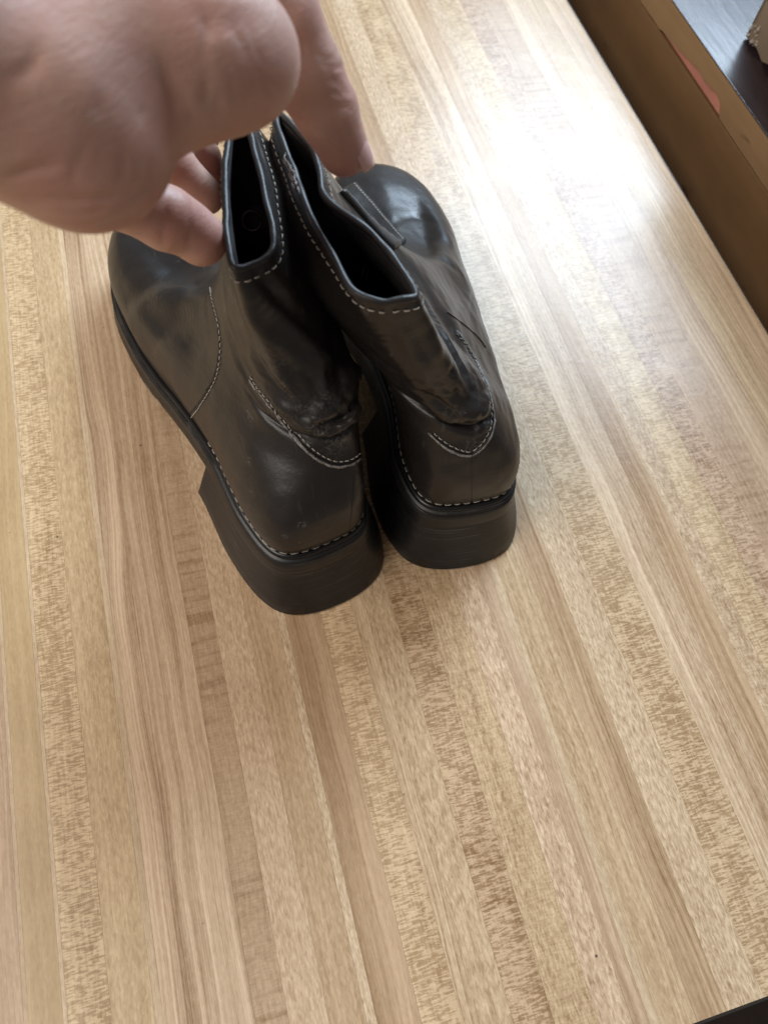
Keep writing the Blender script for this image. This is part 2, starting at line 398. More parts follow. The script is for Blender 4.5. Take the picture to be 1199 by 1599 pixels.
def make_boot(side, origin, deg, rim_px, rim_z, ank_shift, lean, folds, scuffs, shear):
    lab = 'left' if side < 0 else 'right'
    th = math.radians(deg); c, s = math.cos(th), math.sin(th)
    ox, oy = origin
    def L2W(p):   # local (x lateral for the right boot) -> world
        x, y, z = p[0] * side, p[1], p[2]
        return np.array([ox + x * c - y * s, oy + x * s + y * c, z])
    root = empty('ankle_boot', (ox, oy, 0))
    # ---- upper
    lv = []
    O = np.array(OUT); cen = np.array([(0, np.clip(y, 4.5, 25)) for _, y in OUT])
    dirs = O - cen; dirs /= np.linalg.norm(dirs, axis=1)[:, None]
    Oin = O - dirs * 0.42
    A = np.array(ANK)
    levels = np.zeros((10, 16, 3))
    for i in range(16):
        h, v = TAB[CLS[i]]
        o3 = np.array([Oin[i, 0], Oin[i, 1], zs(O[i, 1])]); t3 = A[i] + np.array(ank_shift)
        for k in range(7):
            p = np.array([o3[0] + (t3[0] - o3[0]) * h[k], o3[1] + (t3[1] - o3[1]) * h[k], o3[2] + (t3[2] - o3[2]) * v[k]])
            levels[k, i] = L2W(p); levels[k, i, 0] -= shear[i] * 1.3 * max(0, p[2] - 7.2)
    top = np.array([at_z(u, w, rim_z[i]) for i, (u, w) in enumerate(rim_px)])
    for k, f in ((7, .30), (8, .66), (9, 1.0)):
        e = f + lean * math.sin(math.pi * f)
        levels[k, :, :2] = levels[6, :, :2] * (1 - e) + top[:, :2] * e
        levels[k, :, 2] = levels[6, :, 2] * (1 - f) + top[:, 2] * f
    for k, push in ((6, .2), (7, 1.0), (8, 1.55)):      # the inner sides lean on each other
        for i, w in ((8, .35), (9, .7), (10, 1), (11, 1), (12, .9), (13, .55), (14, .15)): levels[k, i, 0] += -side * push * w
    NU, NV = 256, 200
    G = catmull(levels, NV, False)                       # (NV,16,3)
    G = np.stack([catmull(G[j], NU, True) for j in range(NV)])
    def normals(G):
        du = np.roll(G, -1, 1) - np.roll(G, 1, 1); dv = np.gradient(G, axis=0)
        n = np.cross(du, dv) ; n /= np.linalg.norm(n, axis=2)[:, :, None] + 1e-9
        return n * (1 if side > 0 else -1)
    Nn = normals(G)
    # soft dents and creases
    t = np.linspace(0, 9, NV)[:, None] * np.ones((1, NU)); ph = np.arange(NU)[None, :] * (16 / NU) * np.ones((NV, 1))
    flat = G.reshape(-1, 3)
    disp = 0.07 * vnoise(flat * np.array([1, 1, 1.2]), .16, 3 + side).reshape(NV, NU) + 0.02 * vnoise(flat, .6, 9 + side).reshape(NV, NU)
    disp *= np.clip(t / 1.2, 0, 1)
    def crease(p0, t0, dp, dt, amp, w):
        dph = (ph - p0 + 8) % 16 - 8
        return amp * np.exp(-((dph / dp) ** 2)) * np.exp(-(((t - t0 - w * dph) / dt) ** 2))
    # folds round the ankle back, and flex creases over the vamp
    for (p0, t0, dp, dt, amp, w) in [(0, 5.35, 2.0, .28, -.42, .0), (0, 6.1, 1.6, .35, .30, .1), (1.2, 6.7, 1.3, .25, -.22, .5), (15, 6.6, 1.2, .25, -.25, -.4), (.3, 7.6, 1.0, .3, .14, .6),
                                     (15.4, 8.0, .8, .4, -.16, .8), (7.6, 4.2, 1.8, .4, -.06, .15),
                                     (3, 6.2, 1.2, .3, -.12, .3), (13, 6.2, 1.2, .3, -.25, -.3), (9.2, 5.5, 1.4, .25, -.2, -.1)]:
        disp += crease(p0, t0, dp, dt, amp, w)
    G2 = G + Nn * disp[:, :, None]
    topw = np.clip((t - 8.0) / 1.0, 0, 1) ** 1.5
    G2[:, :, 2] += topw * (.22 * vnoise(G[-1], .11, 41 + side, 2) + .07 * vnoise(G[-1], .34, 43 + side, 2))[None, :]
    G2 += Nn * (topw * (.10 * vnoise(G[-1], .22, 51 + side, 2))[None, :])[:, :, None]
    Nn = normals(G2)
    # folds and ridges where the photograph shows them: (drawn line, width, height)
    b0 = BVHTree.FromPolygons([Vector(v) for v in G2.reshape(-1, 3)], grid_faces(NU, NV))
    dsp = np.zeros(NU * NV); Pf = G2.reshape(-1, 3)
    for px, wdt, amp in folds:
        ln = []
        for u, v, _ in catmull(np.array([(u, v, 0) for u, v in px], float), 24, False):
            d = ray(u, v); hit = b0.ray_cast(Vector(EYE), Vector(d / np.linalg.norm(d)))
            if hit[0] is not None: ln.append(np.array(hit[0]))
        if len(ln) < 2: continue
        ln = np.array(ln); fade = np.sin(np.pi * np.clip(np.linspace(.12, .88, len(ln)), 0, 1)) ** .7
        d = np.linalg.norm(Pf[:, None, :] - ln[None], axis=2); q = d.argmin(1)
        dsp += amp * fade[q] * np.exp(-(d.min(1) / wdt) ** 2)
    back = np.exp(-(((ph + 8) % 16 - 8) / 2.6) ** 2) * np.exp(-((t - 6.2) / .9) ** 2)      # small crumples at the ankle
    dsp += (back.reshape(-1)) * (.17 * vnoise(Pf * np.array([1, 1, 1.6]), .5, 21 + side) + .08 * np.abs(vnoise(Pf, 1.1, 31 + side)))
    G2 = G2 + Nn * dsp.reshape(NV, NU)[:, :, None]
    Nn = normals(G2)
    def at_uv(u, tt, off=0.0):
        j = np.clip(tt / 9 * (NV - 1), 0, NV - 1.001); i = (u % 16) * NU / 16
        j0 = int(j); fj = j - j0; i0 = int(i) % NU; fi = i - int(i); i1 = (i0 + 1) % NU
        q = lambda X: (X[j0, i0] * (1 - fi) + X[j0, i1] * fi) * (1 - fj) + (X[j0 + 1, i0] * (1 - fi) + X[j0 + 1, i1] * fi) * fj
        return q(G2) + q(Nn) * off, q(Nn)
    V = G2.reshape(-1, 3); Fc = grid_faces(NU, NV)
    jsp = int(NV * 6.0 / 9)
    up = mesh_obj('upper', V, Fc, M_LEATHER); 
    up.data.materials.append(M_SHAFT)
    wearv = np.zeros(len(V))
    for u, v, rad, amp in scuffs:
        d = ray(u, v); hit = b0.ray_cast(Vector(EYE), Vector(d / np.linalg.norm(d)))
        if hit[0] is not None: wearv = np.maximum(wearv, amp * np.exp(-(np.linalg.norm(V - np.array(hit[0]), axis=1) / rad) ** 2))
    at_ = up.data.attributes.new('scuff', 'FLOAT', 'POINT'); at_.data.foreach_set('value', wearv.astype(np.float32))
    adopt(up, root)
    bvh = BVHTree.FromPolygons([Vector(v) for v in V], Fc)
    # ---- lining shell
    j0 = int(NV * 5.2 / 9)
    inn = G2[j0:] - Nn[j0:] * 0.30
    inn[-1] = G2[-1] - Nn[-1] * .22
    adopt(mesh_obj('lining', inn.reshape(-1, 3), grid_faces(NU, NV - j0), M_LINING), root)
    # insole closes the inside
    ins = G2[int(NV * .5 / 9)] - Nn[int(NV * .5 / 9)] * .3; ctr = ins.mean(0)
    adopt(mesh_obj('insole', list(ins) + [ctr], [(i, (i + 1) % NU, NU) for i in range(NU)], M_LINING), root)
    # ---- folded rim edge
    rim = (G2[-1] + (G2[-1] - Nn[-1] * .24)) / 2
    rim = catmull(rim[::4], 220, True); rn = Nn[-1][(np.arange(220) * NU // 220)]
    rr = 0.165 + 0.035 * vnoise(rim, .5, 4)
    adopt(mesh_obj('rim_fold', *tube(rim, rr, 10, True, .95, rn), M_EDGE), root)

    def stitches(P, N, length=.26, gap=.13, r=.045, lift=.02, name='stitching', jit=.02):
        P = np.array(P, float); d = np.r_[0, np.cumsum(np.linalg.norm(np.diff(P, axis=0), axis=1))]
        parts = []; s = .05
        while s + length < d[-1]:
            Lh = length * random.uniform(.85, 1.1)
            q = []; nn = None
            for f in (0, .2, .5, .8, 1.0):
                ss = s + Lh * f
                pt = np.array([np.interp(ss, d, P[:, c_]) for c_ in range(3)]); nv = np.array([np.interp(ss, d, N[:, c_]) for c_ in range(3)])
                q.append(pt + nv * (lift + (0.02 if .1 < f < .9 else -.03)) + rng.normal(0, jit * .3, 3)); 
                nn = nv if nn is None else nn
            parts.append(tube(q, [r * .6, r, r, r, r * .6], 5, False, .8, np.tile(nn, (5, 1))))
            s += Lh + gap * random.uniform(.8, 1.3)
        if parts:
            o = mesh_obj(name, *merge(parts), M_THREAD); adopt(o, root); tag(o, kind='stuff')
    def pixel_line(px, step=.15):
        """walk a drawn line onto the leather, seen from where the photographer stood"""
        px = catmull(np.array([(u, v, 0) for u, v in px], float), 60, False)
        out, nn = [], []
        for u, v, _ in px:
            d = ray(u, v); d = d / np.linalg.norm(d)
            hit = bvh.ray_cast(Vector(EYE), Vector(d))
            if hit[0] is None: continue
            p = np.array(hit[0])
            if out and np.linalg.norm(p - out[-1]) > 1.6:
                if len(out) < 12: out = [p]
                continue
            out.append(p); 
        out = resample(out, step)
        for p in out:
            q = bvh.find_nearest(Vector(p)); n = np.array(q[1])
            if n @ (EYE - p) < 0: n = -n
            nn.append(n)
        nn = np.array(nn)
        for _ in range(3): nn[1:-1] = (nn[:-2] + nn[1:-1] + nn[2:]) / 3
        nn /= np.linalg.norm(nn, axis=1)[:, None]
        return out, nn
    def offset(P, N, d):
        T = np.gradient(P, axis=0); T /= np.linalg.norm(T, axis=1)[:, None] + 1e-9
        return P + np.cross(N, T) * d
    def drop(P):
        Q, NN = [], []
        for p in P:
            q = bvh.find_nearest(Vector(p)); Q.append(np.array(q[0]))
        return np.array(Q)
    boot_api = dict(root=root, bvh=bvh, at_uv=at_uv, stitches=stitches, pixel_line=pixel_line, offset=offset, drop=drop, L2W=L2W, G2=G2, Nn=Nn, NU=NU, NV=NV)
    # rim stitching
    jr = NV - 5
    line = np.concatenate([G2[jr], G2[jr][:1]]); ln = np.concatenate([Nn[jr], Nn[jr][:1]])
    stitches(line, ln, .28, .13, .036, .04)
    # ---- sole
    W = catmull(np.array([(x, y, 0) for x, y in OUT]), 320, True)[:, :2]
    cW = np.array([(0, np.clip(y, 4.5, 25)) for _, y in W]); dW = W - cW; dW /= np.linalg.norm(dW, axis=1)[:, None]
    def ring(off, zf):
        return [L2W((W[i, 0] + dW[i, 0] * off, W[i, 1] + dW[i, 1] * off, zf(W[i, 1], i))) for i in range(len(W))]
    notch = lambda y, i: zb(y) + (.16 if (i // 3) % 2 and 13 < y < 29.9 and y > 15 else 0)
    rings = [ring(-.9, lambda y, i: zs(y) - .02), ring(-.04, lambda y, i: zs(y) - .02), ring(.03, lambda y, i: zs(y) - .10), ring(-.02, lambda y, i: zs(y) - .3),
             ring(.04, lambda y, i: zs(y) - .34), ring(.10, lambda y, i: zb(y) + .5), ring(.20, lambda y, i: zb(y) + .22), ring(.22, lambda y, i: notch(y, i)), ring(-.4, lambda y, i: notch(y, i)), ring(-.8, lambda y, i: zb(y))]
    n = len(W); V = [p for r_ in rings for p in r_]; Fc = grid_faces(n, len(rings))
    cb = len(V); V.append(L2W((0, 14, zb(14)))); Fc += [((len(rings) - 1) * n + i, (len(rings) - 1) * n + (i + 1) % n, cb) for i in range(n)]
    so = mesh_obj('sole', V, Fc, M_RUBBER); adopt(so, root)
    so.modifiers.new('edges', 'EDGE_SPLIT').split_angle = math.radians(50)
    # ---- heel block, flared towards the ground
    yb = 9.6
    idx = [i for i in range(n) if W[i, 1] <= yb]
    idx = sorted(idx, key=lambda i: (i + n // 2) % n)
    prof = [(.06, 3.18), (.14, 2.9), (.44, 1.9), (.80, .8), (1.0, .18), (.96, .02), (.8, 0.0)]
    rg = []
    for off, z in prof:
        base = [(W[i, 0] + dW[i, 0] * off, W[i, 1] + dW[i, 1] * off * (1.55 if W[i, 1] < 4.5 else .6), z) for i in idx]
        a, b_ = base[-1], base[0]
        fr = [(a[0] + (b_[0] - a[0]) * f, yb + .35 * (1 - z / 3.18) - .5 * math.sin(math.pi * f), z) for f in np.linspace(.04, .96, 14)]
        rg.append([L2W(p) for p in base + fr])
    m_ = len(rg[0]); V = [p for r_ in rg for p in r_]; Fc = grid_faces(m_, len(rg))
    cb = len(V); V += [L2W((0, 5, 0)), L2W((0, 5, 3.18))]
    Fc += [((len(rg) - 1) * m_ + i, (len(rg) - 1) * m_ + (i + 1) % m_, cb) for i in range(m_)] + [((i + 1) % m_, i, cb + 1) for i in range(m_)]
    he = mesh_obj('heel', V, Fc, M_RUBBER); adopt(he, root)
    he.modifiers.new('edges', 'EDGE_SPLIT').split_angle = math.radians(45)
    # ---- black rand between leather and sole
    rp = np.array([L2W((W[i, 0] - dW[i, 0] * .33, W[i, 1] - dW[i, 1] * .33, zs(W[i, 1]) + .04)) for i in range(n)])
    adopt(mesh_obj('rand', *tube(rp[::2], .20, 8, True), M_RAND), root)
    # ---- heel stitching just above the rand
    us = np.linspace(-3.15, 3.15, 120)
    pts = [at_uv(u, .36) for u in us]
    stitches([p for p, _ in pts], np.array([q for _, q in pts]), .42, .15, .036, .015)
    return boot_api

def seam(api, px, fray_side=0, cord=.055, stitch_off=.0, fray_r=.06, groove=M_RAND, edge_mat=M_FRAY):
    P, N = api['pixel_line'](px)
    o = mesh_obj('seam', *tube(P + N * .005, cord, 6, False, .7, N), groove); adopt(o, api['root'])
    if fray_side:
        Q = api['drop'](api['offset'](P, N, fray_side * .10))
        r = fray_r * (0.75 + 0.5 * np.abs(vnoise(Q, 1.6, 5)))
        r[0] *= .2; r[-1] *= .2
        o = mesh_obj('cut_edge', *tube(Q + N * .01 + rng.normal(0, .012, Q.shape), r, 6, False, .8, N), edge_mat); adopt(o, api['root'])
    if stitch_off:
        Q = api['drop'](api['offset'](P, N, stitch_off)); api['stitches'](Q, N, .25, .075, .033, .025)
    return P, N

FOLD_L = [([(566, 612), (542, 648), (500, 668)], .24, -.45), ([(562, 560), (528, 615), (498, 645)], .55, .35), ([(366, 422), (450, 502), (500, 548), (546, 592)], .4, .18),
          ([(502, 566), (506, 632)], .22, .14), ([(205, 500), (244, 468), (312, 440)], .8, .22), ([(200, 470), (240, 440), (300, 412)], .6, -.14), ([(222, 550), (262, 508), (315, 478)], .7, -.2),
          ([(470, 560), (500, 610), (520, 655)], .3, -.12), ([(420, 520), (455, 590), (490, 650)], .5, -.15), ([(388, 440), (390, 490), (400, 540)], .7, .2)]
FOLD_R = [([(692, 655), (735, 670), (764, 655)], .22, -.45), ([(700, 625), (738, 645), (756, 628)], .45, .28), ([(575, 492), (640, 590), (695, 655)], .4, .16), ([(662, 472), (700, 540), (735, 610), (744, 645)], .38, .24),
          ([(625, 480), (668, 560), (712, 630)], .4, -.14), ([(608, 352), (640, 338), (676, 346)], .35, -.07), ([(672, 404), (696, 408), (716, 424)], .35, -.07),
          ([(705, 576), (708, 584)], .14, -.12), ([(713, 608), (718, 620)], .16, -.16)]
zr = [19.0] * 16
right = make_boot(1, (12.65, 15.25), -3.4, RIM_R, zr, (-.3, .5, .4), .10, FOLD_R, [(735, 694, .6, .5), (766, 668, .45, .8), (768, 640, .35, .7), (700, 640, .4, .4), (716, 612, .25, .5), (745, 660, .4, .5), (640, 360, .8, .2)],
                  [.08, .16, .32, .46, .48, .48, .46, .46, .46, .46, .46, .46, .44, .36, .24, .12])
left = make_boot(-1, (4.75, 14.75), 12.0, RIM_L, zr, (-1.5, 1.5, .4), .10, FOLD_L, [(500, 668, .5, .95), (528, 690, .65, .8), (506, 622, .5, .5), (545, 640, .5, .5), (550, 575, .5, .4), (470, 640, .6, .35), (388, 650, .35, .5), (388, 720, .2, .6), (250, 450, 1.2, .25), (420, 560, .9, .25), (388, 643, .16, 1), (387, 718, .13, 1), (394, 768, .16, .9), (472, 818, .18, 1), (445, 838, .12, .9), (548, 832, .2, .7), (277, 408, .1, 1), (440, 600, .2, .7), (352, 482, .3, .6), (330, 610, .25, .6)], [0] * 16)
tag(right['root'], 'right boot of the pair, standing upright with wide open shaft, nearer the dark cabinet', 'boot', 'pair of dark brown leather ankle boots')
tag(left['root'], 'left boot of the pair, turned outwards, shaft squeezed narrow against the fingers', 'boot', 'pair of dark brown leather ankle boots')

# seams read off the photograph, laid on the leather
seam(left, [(390, 590), (400, 605), (425, 637), (450, 668), (475, 696), (500, 716), (525, 726), (550, 722), (566, 708), (572, 690)], -1, .06, .17, .085)
seam(left, [(322, 430), (330, 465), (341, 510), (343, 550), (335, 590), (312, 630), (293, 655), (290, 675), (300, 693)], -1, .05, .16, .05, M_RAND, M_EDGE)
seam(left, [(553, 735), (551, 780), (545, 835)], 0, .03)
seam(right, [(712, 517), (727, 537), (746, 570), (761, 610), (769, 645), (767, 672), (755, 695), (735, 709), (712, 705), (690, 692), (670, 674)], 1, .06, -.17, .085)
seam(right, [(697, 487), (720, 503), (745, 525), (758, 542)], 0, .07)
seam(right, [(736, 716), (737, 760), (736, 812)], 0, .03)

# strap with turned edge on the outer side of the right shaft
def patch(api, quad, name, mat, h, nu=26, nv=10):
    a, b_, c_, d = [np.array(q, float) for q in quad]; top, bot = [], []
    for i in range(nu):
        for j in range(nv):
            f, e = i / (nu - 1), j / (nv - 1)
            u, v = (a * (1 - f) + d * f) * (1 - e) + (b_ * (1 - f) + c_ * f) * e
            dr = ray(u, v); dr /= np.linalg.norm(dr); hit = api['bvh'].ray_cast(Vector(EYE), Vector(dr))
            if hit[0] is None:
                hit = api['bvh'].find_nearest(Vector(EYE + dr * np.linalg.norm(top[-1] - EYE if top else at_z(u, v, 17) - EYE)))
            p, n = np.array(hit[0]), np.array(hit[1]); n = n if n @ (EYE - p) > 0 or not top else n
            edge = min(f, 1 - f, e, 1 - e)
            top.append(p + n * (h if edge > 0 else h * .7)); bot.append(p - n * .1)
    V = top + bot; k = nu * nv; Fc = []
    for i in range(nu - 1):
        for j in range(nv - 1):
            q = i * nv + j; Fc += [(q, q + 1, q + nv + 1, q + nv), (k + q, k + q + nv, k + q + nv + 1, k + q + 1)]
    ed = [j for j in range(nv)] + [i * nv + nv - 1 for i in range(1, nu)] + [(nu - 1) * nv + j for j in range(nv - 2, -1, -1)] + [i * nv for i in range(nu - 2, 0, -1)]
    for p, q in zip(ed, ed[1:] + ed[:1]): Fc.append((p, q, q + k, p + k))
    return adopt(mesh_obj(name, V, Fc, mat), api['root'])
patch(right, [(531, 300), (556, 286), (634, 378), (612, 392)], 'strap', M_EDGE, .22)
P, N = right['pixel_line']([(553, 290), (580, 320), (605, 350), (628, 378)]); right['stitches'](P + N * .2, N, .22, .1, .036, .02)
P, N = right['pixel_line']([(540, 300), (566, 330), (590, 356), (614, 386)]); right['stitches'](P + N * .2, N, .22, .1, .036, .02)
# torn lining fibres on the inner rim of the right boot
for k in range(5):
    q = np.array([right['at_uv'](u, 8.96 - .05 * (k % 2))[0] + rng.normal(0, .05, 3) + np.array([.05, 0, .12]) for u in np.linspace(10.6 + .15 * k, 11.6 + .12 * k, 9)])
    adopt(mesh_obj('torn_lining', *tube(q, [.01, .05, .07, .05, .08, .05, .07, .04, .01], 5), M_FRAY), right['root'])
# metal snap rings seen inside the shafts
def snap(api, u, v, rad):
    best = None
    ob = [c for c in api['root'].children if c.name.split('.')[0] == 'lining'][0]
    Vv = [Vector(q.co) / S for q in ob.data.vertices]; bt = BVHTree.FromPolygons(Vv, [tuple(p.vertices) for p in ob.data.polygons])
    d = ray(u, v); d /= np.linalg.norm(d); hit = bt.ray_cast(Vector(EYE), Vector(d))
    if hit[0] is None: return
    p, n = np.array(hit[0]), np.array(hit[1]); n = n if n @ (EYE - p) > 0 else -n
    a = np.cross(n, [0, 0, 1.]); a /= np.linalg.norm(a); b_ = np.cross(n, a)
    q = [p + n * .12 + (a * math.cos(t) + b_ * math.sin(t)) * rad for t in np.linspace(0, 2 * math.pi, 33)[:-1]]
    adopt(mesh_obj('snap_ring', *tube(q, .07, 8, True, 1, np.tile(n, (32, 1))), M_METAL), api['root'])
snap(right, 566, 428, .5); snap(left, 393, 345, .45)

# ------------------------------------------------------------------ cabinet beside the table
CAB_X, CAB_TOP, CAB_SEAM = 44.2, 5.6, 3.0
def fibre(name, c1, c2, ro, stretch, bstr=.2):
    m, nt, b = new_mat(name)
    geo = nd(nt, 'ShaderNodeTexCoord').outputs['Object']
    n1 = noise(nt, mapping(nt, geo, stretch), 30, 5, .6); n2 = noise(nt, geo, 9, 3)
    c = mix(nt, ramp(nt, math_(nt, 'ADD', math_(nt, 'MULTIPLY', n1, .5), math_(nt, 'MULTIPLY', n2, .5)), [(.35, g(0)), (.65, g(1))]), c1, c2)
    sp = noise(nt, mapping(nt, geo, (1, .35, 1)), 55, 2)
    c = mix(nt, ramp(nt, sp, [(.70, g(0)), (.76, g(.7))]), c, tuple(x * .35 for x in c1))
    lk(nt, c, b.inputs['Base Color']); b.inputs['Roughness'].default_value = ro
    bump(nt, n1, bstr, .001, b)
    return m
M_FACE = fibre('brown_hardboard', (.15, .080, .034), (.22, .12, .053), .5, (1, .3, 1))
M_BAND = fibre('raw_board_edge', (.23, .135, .065), (.33, .205, .105), .65, (1, .2, 2.5), .4)
M_PINK = simple('pink_primer', (.50, .20, .155), .6, 60, .15)
M_TOP = fibre('dark_laminate_top', (.022, .014, .018), (.045, .030, .034), .26, (3, .3, 1), .25)
cab = empty('cabinet', (70, 45, -76))
tag(cab, 'brown hardboard cabinet with dark glossy top and chipped edge, standing beside the table', 'cabinet')
CY0, CY1 = -5.0, 105.0
box('side_panel', CAB_X, CAB_X + 1.8, CY0, CY1, -76, CAB_SEAM - .10, M_FACE, cab, .08)
box('body', CAB_X + 1.9, 110, CY0 + .5, CY1 - .5, -76, CAB_SEAM - .08, M_FACE, cab)
box('top_board', CAB_X + .35, 111, CY0, CY1, CAB_SEAM, CAB_TOP - .12, M_BAND, cab, .05)
box('laminate_top', CAB_X + .02, 111, CY0, CY1, CAB_TOP - .118, CAB_TOP, M_TOP, cab, .03)
# raw edge strip of the top, broken away along one stretch
pa = [at_x(u, v, CAB_X) for u, v in [(1030, 50), (1056, 81), (1088, 113), (1096, 130), (1116, 150), (1121, 163), (1120, 180)]]
ys = np.linspace(CY1, CY0, 300)
lowz = np.full(300, CAB_SEAM + .03)
for k, y in enumerate(ys):
    yy = [p[1] for p in pa]
    if min(yy) < y < max(yy):
        order = np.argsort(yy); lowz[k] = np.interp(y, np.array(yy)[order], np.array([p[2] + .22 for p in pa])[order])
lowz = np.clip(lowz, CAB_SEAM + .03, CAB_TOP - .7); lowz += .03 * vnoise(np.stack([ys, ys * 0, ys * 0], 1), .3, 2)
V, Fc = [], []
for k, y in enumerate(ys):
    V += [(CAB_X, y, lowz[k]), (CAB_X, y, CAB_TOP - .125), (CAB_X + .34, y, CAB_TOP - .125), (CAB_X + .34, y, lowz[k])]
for k in range(299):
    for q in range(4):
        a = k * 4 + q; b_ = k * 4 + (q + 1) % 4; Fc.append((a, b_, b_ + 4, a + 4))
Fc += [(0, 1, 2, 3), (1196, 1197, 1198, 1199)]
adopt(mesh_obj('edge_strip', V, Fc, M_BAND, None, False), cab)
yy = sorted(p[1] for p in pa)
box('exposed_layer', CAB_X + .22, CAB_X + .345, yy[0], yy[-1], CAB_SEAM + .02, CAB_TOP - .4, M_PINK, cab)

# cardboard box standing on the cabinet
M_CARD = fibre('cardboard', (.24, .175, .12), (.29, .215, .15), .85, (1, 1, .2))
M_TORN = simple('torn_paper_fibre', (.62, .55, .47), .95, 300, .3, .6)
bc = at_z(1168, 48, CAB_TOP + .6)
crd = empty('cardboard_box', (bc[0] + 8, bc[1] + 6, CAB_TOP + .01))
tag(crd, 'brown cardboard box with torn lower corner on the dark cabinet top', 'box')
e1 = at_z(1199, 92, CAB_TOP + .6) - bc; e1[2] = 0; e1 /= np.linalg.norm(e1)
e2 = np.array([-e1[1], e1[0], 0.])
if e2[0] < 0 and e2[1] < 0: e2 = -e2
c0 = np.array([bc[0], bc[1], 0])
def wallbox(name, a, b_, th, z0, z1, jag, mat):
    n = 40; V, Fc = [], []
    a, b_ = np.array(a), np.array(b_); d = (b_ - a) / np.linalg.norm(b_ - a); nn = np.array([-d[1], d[0], 0]) * th
    for k in range(n):
        p = a + (b_ - a) * k / (n - 1); zz = z0 + jag * abs(vnoise(p[None, :], .7, 3)[0]) * (1 if k < 14 else .25)
        V += [(p[0], p[1], zz), (p[0], p[1], z1), (p[0] + nn[0], p[1] + nn[1], z1), (p[0] + nn[0], p[1] + nn[1], zz)]
    for k in range(n - 1):
        for q in range(4):
            i, j = k * 4 + q, k * 4 + (q + 1) % 4; Fc.append((i, j, j + 4, i + 4))
    Fc += [(0, 1, 2, 3), tuple(4 * (n - 1) + q for q in range(4))]
    return adopt(mesh_obj(name, V, Fc, mat, None, False), crd)
wallbox('box_wall', c0, c0 + e1 * 24, .35, CAB_TOP + .02, CAB_TOP + 11, .7, M_CARD)
wallbox('box_wall', c0, c0 + e2 * 18, -.35, CAB_TOP + .02, CAB_TOP + 11, .7, M_CARD)
wallbox('box_wall', c0 + e2 * 18, c0 + e2 * 18 + e1 * 24, -.35, CAB_TOP + .02, CAB_TOP + 11, .0, M_CARD)
wallbox('box_wall', c0 + e1 * 24, c0 + e1 * 24 + e2 * 18, -.35, CAB_TOP + .02, CAB_TOP + 11, .0, M_CARD)
pl = [c0 + e1 * .1 + e2 * .1, c0 + e1 * 23.9 + e2 * .1, c0 + e1 * 23.9 + e2 * 17.9, c0 + e1 * .1 + e2 * 17.9]
V = [(p[0], p[1], CAB_TOP + 10.6) for p in pl] + [(p[0], p[1], CAB_TOP + 10.95) for p in pl]
adopt(mesh_obj('box_flap', V, [(0, 1, 2, 3), (4, 5, 6, 7), (0, 1, 5, 4), (1, 2, 6, 5), (2, 3, 7, 6), (3, 0, 4, 7)], M_CARD, None, False), crd)

for k in range(26):
    st_ = c0 + (e1 if k % 3 else e2) * random.uniform(0, 1.6) + np.array([0, 0, CAB_TOP + random.uniform(.3, 1.6)])
    q = [st_]
    for _ in range(4): q.append(q[-1] + np.array([random.uniform(-.16, .06), random.uniform(-.14, .08), random.uniform(-.14, .10)]))
    adopt(mesh_obj('torn_fibre', *tube(q, [.05, .06, .05, .04, .015], 5), M_TORN), crd)

# ------------------------------------------------------------------ the hand (one continuous skin)
def skin_mat():
    m, nt, b = new_mat('skin')
    geo = nd(nt, 'ShaderNodeTexCoord').outputs['Object']
    n1 = noise(nt, geo, 40, 4, .6); n2 = noise(nt, geo, 130, 3, .6)
    c = mix(nt, ramp(nt, n1, [(.35, g(0)), (.68, g(1))]), (.69, .44, .35), (.65, .345, .275))
    c = mix(nt, ramp(nt, n2, [(.55, g(0)), (.75, g(.5))]), c, (.68, .48, .40))
    bl = nd(nt, 'ShaderNodeAttribute', attribute_name='blush').outputs['Fac']
    c = mix(nt, bl, c, (.62, .25, .20))
    vein = noise(nt, mapping(nt, geo, (20, 55, 20), rot=(.2, .1, .5)), 1.0, 3, .5, 1.0)
    c = mix(nt, ramp(nt, vein, [(.50, g(0)), (.66, g(.16))]), c, (.50, .27, .22))
    lk(nt, c, b.inputs['Base Color']); b.inputs['Roughness'].default_value = .48
    b.inputs['Subsurface Weight'].default_value = .25; b.inputs['Subsurface Radius'].default_value = (.008, .003, .0015)
    b.inputs['Subsurface Scale'].default_value = .6
    v = nd(nt, 'ShaderNodeTexVoronoi'); v.inputs['Scale'].default_value = 900; lk(nt, geo, v.inputs['Vector'])
    w = noise(nt, mapping(nt, geo, (110, 60, 420), rot=(.5, .3, .6)), 1.0, 5, .65, 1.2)
    a = bump(nt, v.outputs['Distance'], .10, .0004, None); a = bump(nt, w, .30, .0012, None, a); bump(nt, n2, .2, .001, b, a)
    return m
M_SKIN = skin_mat()
M_NAIL = simple('fingernail', (.86, .52, .47), .2, 60, .06)

